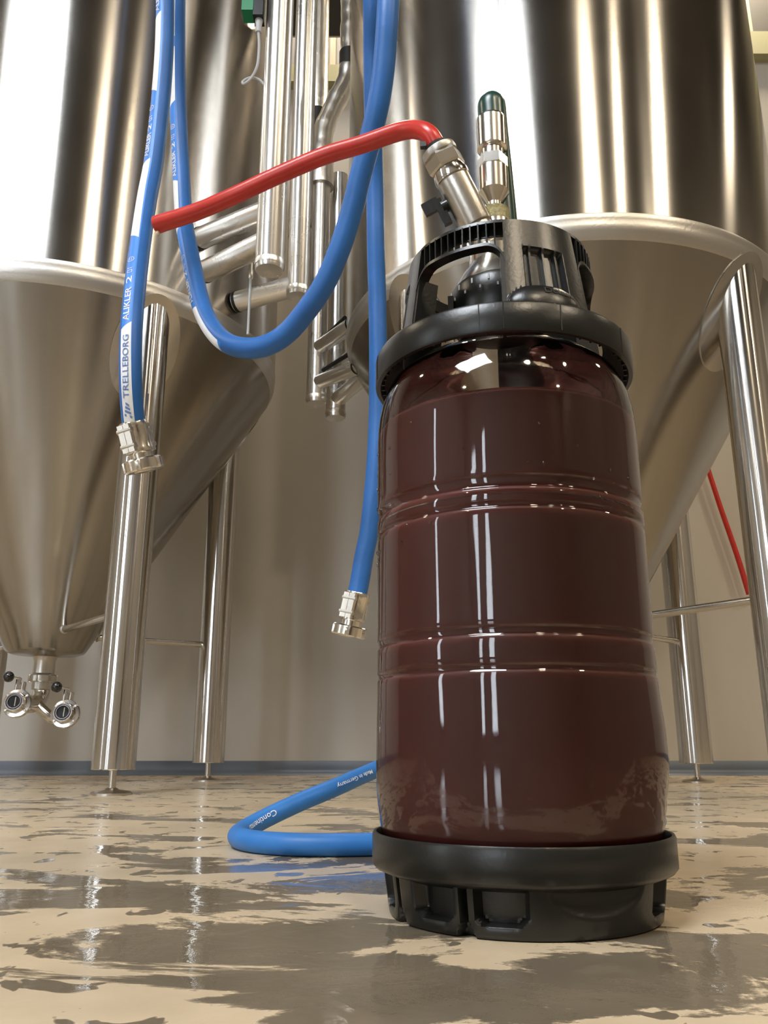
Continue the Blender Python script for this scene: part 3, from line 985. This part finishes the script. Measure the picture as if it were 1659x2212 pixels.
body_prof += groove(0.1745, 0.1790, 0.0011) + groove(0.1995, 0.2060, 0.0013) + [(RK, 0.25)]
body_prof += groove(0.2930, 0.2975, 0.0012) + groove(0.3085, 0.3180, 0.0016)
body_prof += [(RK, 0.35), (RK, 0.376), (RK - 0.0003, 0.388), (RK - 0.0012, 0.399), (RK - 0.0032, 0.411), (RK - 0.0065, 0.4225), (RK - 0.0115, 0.433), (RK - 0.022, 0.4435), (RK - 0.046, 0.455), (0.040, 0.472), (0.036, 0.49), (0.036, 0.510)]
def kgrid(fun, th0, th1, nth, nz, close=False):
    vv, ff = [], []
    for i in range(nth + (0 if close else 1)):
        th = th0 + (th1 - th0) * i / nth
        for k in range(nz + 1):
            vv.append(fun(th, k / nz))
    m = nz + 1
    N = nth if close else nth + 1
    for i in range(nth):
        j = (i + 1) % N
        for k in range(nz):
            ff.append((i * m + k, j * m + k, j * m + k + 1, i * m + k + 1))
    return vv, ff
def dent(th, z):
    d = 0.0
    # soft bulge low on the right, shallow dents
    d += 0.0035 * math.exp(-((th - 78) / 26) ** 2 - ((z - 0.115) / 0.05) ** 2)
    d -= 0.0030 * math.exp(-((th - 84) / 22) ** 2 - ((z - 0.075) / 0.02) ** 2)
    d += 0.0006 * math.sin(math.radians(th * 3 + 40)) * math.exp(-((z - 0.12) / 0.09) ** 2)
    return d
def body_mesh(inset, zmax=None):
    prof = [(r - inset, z) for r, z in body_prof if zmax is None or z <= zmax]
    if zmax is not None:
        prof.append((prof[-1][0], zmax))
    vv, ff = [], []
    n, m = 120, len(prof)
    for i in range(n):
        th = 360 * i / n - 180
        for r, z in prof:
            vv.append(kp(th, r + dent(th, z), z))
    for i in range(n):
        j = (i + 1) % n
        for k in range(m - 1):
            ff.append((i * m + k, j * m + k, j * m + k + 1, i * m + k + 1))
    ff.append(tuple(i * m for i in range(n)))
    if zmax is not None:
        ff.append(tuple(i * m + m - 1 for i in range(n)))
    return vv, ff
vv, ff = body_mesh(0.0)
finish('bottle_wall', vv, ff, 'pet', keg, auto=60)
vv, ff = body_mesh(0.0007, 0.386)
finish('beer', vv, ff, 'liquid', keg, auto=60)
G().lathe([(0.001, 0.3862), (RK - 0.004, 0.3862), (RK - 0.0025, 0.3885)], (KX, KY, 0), segs=64).build('foam', 'foam', keg)
# condensation drops
g = G()
for i in range(34):
    th = random.choice([random.uniform(-84, -55), random.uniform(-60, 80)])
    z = random.uniform(0.27, 0.39)
    c = kp(th, RK + 0.0001, z)
    g.sphere(c, random.uniform(0.0006, 0.0014), 8, 6, (1, 1, 1.4))
g.build('water_drops', 'pet', keg, kind='stuff')

# ring of the collar
ZRB, ZRT = 0.4345, 0.4600
g = G()
g.lathe([(0.1035, ZRB + 0.010), (0.1105, ZRB), (0.1138, ZRB), (0.1147, ZRB + 0.0015), (0.1147, ZRT - 0.002), (0.1137, ZRT), (0.104, ZRT + 0.004), (0.094, ZRT + 0.005), (0.090, ZRT + 0.001), (0.100, ZRB + 0.012)], (KX, KY, 0), segs=120, closed=True)
ring = g.build('collar_ring', 'blackp', keg)
for th in (24.7, 1.6, -8, -71.6, 60):
    a = kp(th, 0.1147, 0)
    rd = (a - Vector((KX, KY, 0))).normalized()
    tg = Vector((-rd.y, rd.x, 0))
    G().box(kp(th, 0.1146, (ZRB + ZRT) / 2), (0.0008, 0.0009, ZRT - ZRB - 0.003), (tg, rd, Vector((0, 0, 1)))).build('mould_seam', 'blackp', ring, False)
# teeth under the ring
g = G()
for i in range(60):
    th = i * 6
    rd = (kp(th, 1, 0) - Vector((KX, KY, 0))).normalized()
    tg = Vector((-rd.y, rd.x, 0))
    g.box(kp(th, 0.1095, ZRB + 0.0055), (0.0012, 0.006, 0.008), (tg, rd, Vector((0, 0, 1))))
g.build('under_ribs', 'blackp', ring, False)

# collar wall: three panels and three grips
ZT = 0.5545
def cr(z):
    return 0.0965 + (0.0835 - 0.0965) * (z - ZRT) / (ZT - ZRT)
OPEN = [(-53, 4), (50, 107), (180, 237)]
PANELS = [(4, 50), (107, 180), (-123, -53)]
def smooth01(x):
    x = max(0.0, min(1.0, x))
    return x * x * (3 - 2 * x)
def box_mask(th, z, a, b, c, d, ea, ez):
    return min(smooth01((th - a) / ea), smooth01((b - th) / ea), smooth01((z - c) / ez), smooth01((d - z) / ez))
for pa, pb in PANELS:
    w = pb - pa
    def off(th, z):
        o = 0.0
        m = box_mask(th, z, pa + 10, pb - 11, 0.482, 0.5265, 1.2, 0.0025)
        o -= 0.0055 * m
        if m > 0.5:
            q = ((th - pa - 10) % 8.0)
            if abs(q - 4) < 0.7:
                o += 0.004
        e = ((th - (pa + 0.42 * w)) / 19.5) ** 2 + ((z - 0.468) / 0.0185) ** 2
        if e < 1:
            o += 0.0115 * (1 - e) ** 0.45
        return o
    def zz(f):
        return ZRT + 0.001 + (ZT - ZRT - 0.001) * f
    nth, nz = 116, 44
    vo, fo = kgrid(lambda th, f: kp(th, cr(zz(f)) + off(th, zz(f)), zz(f)), pa, pb, nth, nz)
    vi, fi = kgrid(lambda th, f: kp(th, cr(zz(f)) - 0.0075, zz(f)), pa, pb, nth, nz)
    n0 = len(vo)
    V_ = vo + vi
    F_ = fo + [tuple(n0 + k for k in f) for f in fi]
    m = nz + 1
    for i in range(nth):
        F_.append((i * m + nz, (i + 1) * m + nz, n0 + (i + 1) * m + nz, n0 + i * m + nz))
        F_.append((i * m, (i + 1) * m, n0 + (i + 1) * m, n0 + i * m))
    for i in (0, nth):
        for k in range(nz):
            F_.append((i * m + k, i * m + k + 1, n0 + i * m + k + 1, n0 + i * m + k))
    pn = finish('collar_panel', V_, F_, 'blackp', keg, auto=50)
    # raised name on the bulge
    vv, ff, tw, thh = text_mesh('Dolium', 1.0, 0.01)
    out = []
    ca = pa + 0.53 * w
    for x, y in vv:
        th = ca + (x / tw - 0.5) * 15.5
        z = 0.4735 + y / thh * 0.0060
        out.append(kp(th, cr(z) + off(th, z) + 0.0006, z))
    G().add(out, ff).build('raised_name', 'blackr', pn, False)
# grips: flange, lip with rounded corners, ribs, inner skirt
def ztop(th, a, b):
    zt_, rho = 0.5285, 11.0
    d = min(th - a, b - th)
    if d >= rho:
        return zt_
    x = (rho - max(0, d)) / rho
    return zt_ - 0.019 * (1 - math.sqrt(max(0, 1 - x * x)))
def arc_solid(a, b, n, z0f, z1f, r0f, r1f):
    vv, ff = [], []
    for i in range(n + 1):
        th = a + (b - a) * i / n
        z0, z1 = z0f(th), z1f(th)
        vv += [kp(th, r0f(z0), z0), kp(th, r1f(z0), z0), kp(th, r1f(z1), z1), kp(th, r0f(z1), z1)]
    for i in range(n):
        for k in range(4):
            k2 = (k + 1) % 4
            ff.append((i * 4 + k, i * 4 + k2, i * 4 + 4 + k2, i * 4 + 4 + k))
    ff += [(0, 1, 2, 3), tuple(n * 4 + k for k in range(4))]
    return vv, ff
for a, b in OPEN:
    g = G()
    g.add(*arc_solid(a - 0.3, b + 0.3, 50, lambda t_: 0.5515, lambda t_: ZT, lambda z: cr(z) - 0.0095, lambda z: cr(z) + 0.0002))
    g.add(*arc_solid(a - 0.3, b + 0.3, 60, lambda t_: ztop(t_, a, b) - 0.0002, lambda t_: ztop(t_, a, b) + 0.0030, lambda z: cr(z) - 0.0100, lambda z: cr(z) + 0.0002))
    g.add(*arc_solid(a - 0.3, b + 0.3, 50, lambda t_: 0.5425, lambda t_: 0.5520, lambda z: cr(z) - 0.0095, lambda z: cr(z) - 0.0080))
    grip = g.build('grip_bar', 'blackp', keg, auto=50)
    for i in range(1, 12):
        th = a + (b - a) * i / 12
        rd = (kp(th, 1, 0) - Vector((KX, KY, 0))).normalized()
        tg = Vector((-rd.y, rd.x, 0))
        zlo = ztop(th, a, b) + 0.001
        zm = (zlo + 0.552) / 2
        G().box(kp(th, cr(zm) - 0.0048, zm), (0.0012, 0.0085, 0.552 - zlo), (tg, rd, Vector((0, 0, 1)))).build('grip_rib', 'blackp', grip, False)
    # inner side cheeks of the opening
    for e, sgn in ((a, 1), (b, -1)):
        g = G()
        g.add(*arc_solid(e, e + sgn * 2.2, 3, lambda t_: ZRT + 0.001, lambda t_: 0.520, lambda z: cr(z) - 0.020, lambda z: cr(z) - 0.0005))
        g.build('opening_cheek', 'blackp', grip, auto=50)

# base cup
ZBT = 0.0595
g = G()
g.lathe([(0.104, 0.030), (0.1140, 0.034), (0.1165, 0.037), (0.1165, ZBT - 0.002), (0.1155, ZBT), (0.1135, ZBT), (0.1125, ZBT - 0.004), (0.1105, 0.046), (0.100, 0.034)], (KX, KY, 0), segs=120, closed=True)
g.build('base_rim', 'blackp', keg)
pockets = [(-46, -26), (-18, 2), (57, 76), (84, 103), (158, 177), (185, 204), (-145, -126), (-118, -99), (-75, -62)]
slots = [-22, 80, 181, -122, -57]
dimples = [(8, 50), (110, 152), (-95, -80)]
def base_r(th, z):
    r = 0.1025 + 0.0055 * (z / 0.036) ** 0.8
    th = (th + 180) % 360 - 180
    for a, b in pockets:
        if b > 180 and th < 0:
            a, b = a - 360, b - 360
        if a <= th <= b:
            c = (a + b) / 2
            hw = (b - a) / 2
            lo = 0.008 + 0.010 * max(0, abs(th - c) / hw - 0.55) ** 1.5 * 2
            r -= 0.011 * min(smooth01((th - a) / 1.2), smooth01((b - th) / 1.2), smooth01((z - lo) / 0.002))
    for s_ in slots:
        d = abs(th - s_)
        wd = 1.6 + 2.2 * smooth01((0.012 - z) / 0.012)
        if d < wd:
            r -= 0.008 * smooth01((wd - d) / 1.0)
    for a, b in dimples:
        if a <= th <= b:
            c = (a + b) / 2
            e = ((th - c) / ((b - a) / 2)) ** 2 + ((z - 0.034) / 0.020) ** 2
            if e < 1:
                r -= 0.005 * (1 - e) ** 0.6
    return r
nth, nz = 480, 22
vo, fo = kgrid(lambda th, f: kp(th, base_r(th, 0.037 * f) - (0.0015 if f == 0 else 0), 0.037 * f), -180, 180, nth, nz, close=True)
g = G().add(vo, fo + [tuple(i * (nz + 1) for i in range(nth)), tuple(i * (nz + 1) + nz for i in range(nth))])
g.build('base_cup', 'blackp', keg, auto=50)

# neck cap of the keg with gear-like marks
g = G()
g.lathe([(0.030, 0.495), (0.0445, 0.497), (0.0455, 0.500), (0.0455, 0.527), (0.044, 0.5305), (0.030, 0.532)], (KX, KY, 0), segs=64)
cap = g.build('neck_cap', 'blackp', keg)
for i in range(36):
    th = i * 10
    rd = (kp(th, 1, 0) - Vector((KX, KY, 0))).normalized()
    tg = Vector((-rd.y, rd.x, 0))
    G().box(kp(th, 0.0455, 0.5245 if i % 2 else 0.5165), (0.0016, 0.0012, 0.005 if i % 2 else 0.003), (tg, rd, Vector((0, 0, 1)))).build('cap_tooth', 'grey', cap, False)
G().box(kp(-62, 0.049, 0.511), (0.005, 0.005, 0.016), (KR_, KF, Vector((0, 0, 1)))).build('cap_latch', 'blackp', cap, False)

# ------------------------------------------------------------------ keg coupler
ct = thing('keg_coupler', 'chrome keg coupler with green lever standing in the keg neck', 'coupler', kxz(0, 0, 0.532))
G().lathe([(0.040, 0.5322), (0.041, 0.5335), (0.0385, 0.540), (0.033, 0.550), (0.028, 0.557), (0.0265, 0.560), (0.0265, 0.572), (0.0255, 0.574), (0.022, 0.577), (0.0175, 0.584), (0.0155, 0.592), (0.0150, 0.606)], (KX, KY, 0), segs=48).build('coupler_body', 'nickel', ct, auto=24)
# vertical gas fitting stack
sx, sf = -0.0005, -0.004
o = kxz(sx, sf, 0)
G().lathe([(0.0135, 0.600), (0.0140, 0.604), (0.0125, 0.612)], o, segs=32).build('stack_seat', 'nickel', ct)
g = G()
zz_ = 0.611
pr = []
for k in range(7):
    pr += [(0.0140, zz_ + k * 0.0021), (0.0126, zz_ + k * 0.0021 + 0.001)]
g.lathe(pr, o, segs=28)
g.build('taped_thread', 'tape', ct)
G().lathe([(0.0075, 0.624), (0.0072, 0.632), (0.0140, 0.6425), (0.0150, 0.6440), (0.0150, 0.6700), (0.0140, 0.6715)], o, segs=40).build('lower_sleeve', 'nickel', ct, auto=16)
G().lathe([(0.0120, 0.671), (0.0150, 0.6725), (0.0150, 0.6835), (0.0122, 0.6855)], o, segs=6, phase=0.3).build('hex_nut', 'nickel', ct, smooth=False)
G().lathe([(0.0115, 0.685), (0.0115, 0.6955)], o, segs=32).build('stack_neck', 'nickel', ct)
G().lathe([(0.0120, 0.694), (0.0148, 0.695), (0.0148, 0.728), (0.0140, 0.7305), (0.010, 0.731)], o, segs=40).build('upper_sleeve', 'nickel', ct, auto=16)
# lever: flat dark green handle behind the stack, rounded end above it
lev = Path([kxz(0.0075, -0.020, 0.585), kxz(0.007, -0.020, 0.62), kxz(0.0045, -0.0205, 0.68), kxz(0.002, -0.021, 0.73), kxz(0.001, -0.021, 0.760), kxz(0.0005, -0.021, 0.776)], 0.004, ref=tuple(KF))
def lr(s):
    e = max(0.0, (s - 0.92) / 0.08)
    return 0.0146 * math.sqrt(max(0.03, 1 - e * e))
tube(lev, lr, 28).build('lever', 'green', ct)
# pivot ears of the lever
for x in (-0.018, 0.019):
    G().box(kxz(x, -0.016, 0.585), (0.004, 0.024, 0.04), (KR_, KF, Vector((0, 0, 1)))).build('lever_ear', 'blackp', ct, False)
# slanted beer outlet with ball valve and hose tail
a0 = kxz(-0.006, 0.008, 0.572)
a1 = kxz(-0.0495, 0.030, 0.668)
d = (a1 - a0).normalized()
G().lathe([(0.0135, 0.0), (0.0140, 0.002), (0.0140, 0.026), (0.0135, 0.028), (0.0155, 0.0285), (0.0158, 0.030), (0.0158, 0.078), (0.0152, 0.079)], a0, d, 40).build('outlet_tube', 'satin', ct, auto=16)
G().lathe([(0.0150, 0.0785), (0.0168, 0.0795), (0.0172, 0.083), (0.0158, 0.089), (0.0125, 0.0905)], a0, d, 40).build('outlet_shoulder', 'chrome', ct)
nut = G().lathe([(0.0130, 0.0895), (0.0175, 0.0905), (0.0185, 0.0925), (0.0185, 0.103), (0.0170, 0.1065), (0.0100, 0.107)], a0, d, 6, phase=0.5).build('hex_nut', 'nickel', ct, smooth=False)
G().lathe([(0.0165, 0.106), (0.0172, 0.1085), (0.0165, 0.1125), (0.0105, 0.1128)], a0, d, 32).build('nut_collar', 'weld', ct)
# wing handle of the ball valve
kn = a0 + d * 0.060
sidev = (KR_ * -1 - d * (-KR_.dot(d))).normalized()
G().rod(kn + sidev * 0.012, kn + sidev * 0.021, 0.006, 16).build('valve_stem', 'blackp', ct)
bx = d
cxv = sidev.cross(d)
G().box(kn + sidev * 0.0225 + d * -0.004, (0.008, 0.007, 0.026), (sidev, cxv, d)).build('wing_hub', 'blackp', ct, False)
w_ = G().box(kn + sidev * 0.030 + d * 0.006, (0.016, 0.006, 0.012), (sidev, cxv, d))
w_.build('wing_handle', 'blackp', ct, False)

# red beer line
p_end = a0 + d * 0.100
RED = [(-0.247, 0.79, 0.667), (-0.202, 0.775, 0.672), (-0.161, 0.76, 0.680), (-0.111, 0.745, 0.695), (-0.062, 0.73, 0.707), (-0.023, 0.715, 0.7085)]
t = thing('beer_line', 'short red hose with open cut end fixed to the coupler', 'hose', (-0.1, 0.73, 0.66))
e1 = a0 + d * 0.128
RED += [tuple(e1 + Vector((-0.030, 0.022, 0.024))), tuple(e1 + Vector((-0.012, 0.010, 0.016))), tuple(e1), tuple(p_end)]
pr_ = Path(RED, 0.005, ref=(0, 0, 1))
tube(pr_, lambda s: 0.0089 + 0.0006 * max(0, 1 - s * 6), 28, hollow=0.0058).build('hose_body', 'red', t)
oc = a0 + d * 0.117
G().lathe([(0.0088, -0.0014), (0.0104, -0.0014), (0.0104, 0.0014), (0.0088, 0.0014)], oc, d, 28, closed=True).build('cable_tie', 'blackr', t)
G().box(oc - KR_ * 0.0118 + KF * 0.003, (0.006, 0.005, 0.005), (KR_, KF, Vector((0, 0, 1)))).build('tie_head', 'blackr', t, False)
G().sphere(Vector(RED[0]) + Vector((0.004, -0.006, 0.004)), 0.0035, 14, 10, (1.2, 0.8, 1)).build('drip', 'drop', t)
G().sphere(Vector(RED[0]) + Vector((0.003, -0.002, -0.0115)), 0.0022, 12, 8, (1, 1, 1.3)).build('drip', 'drop', t)
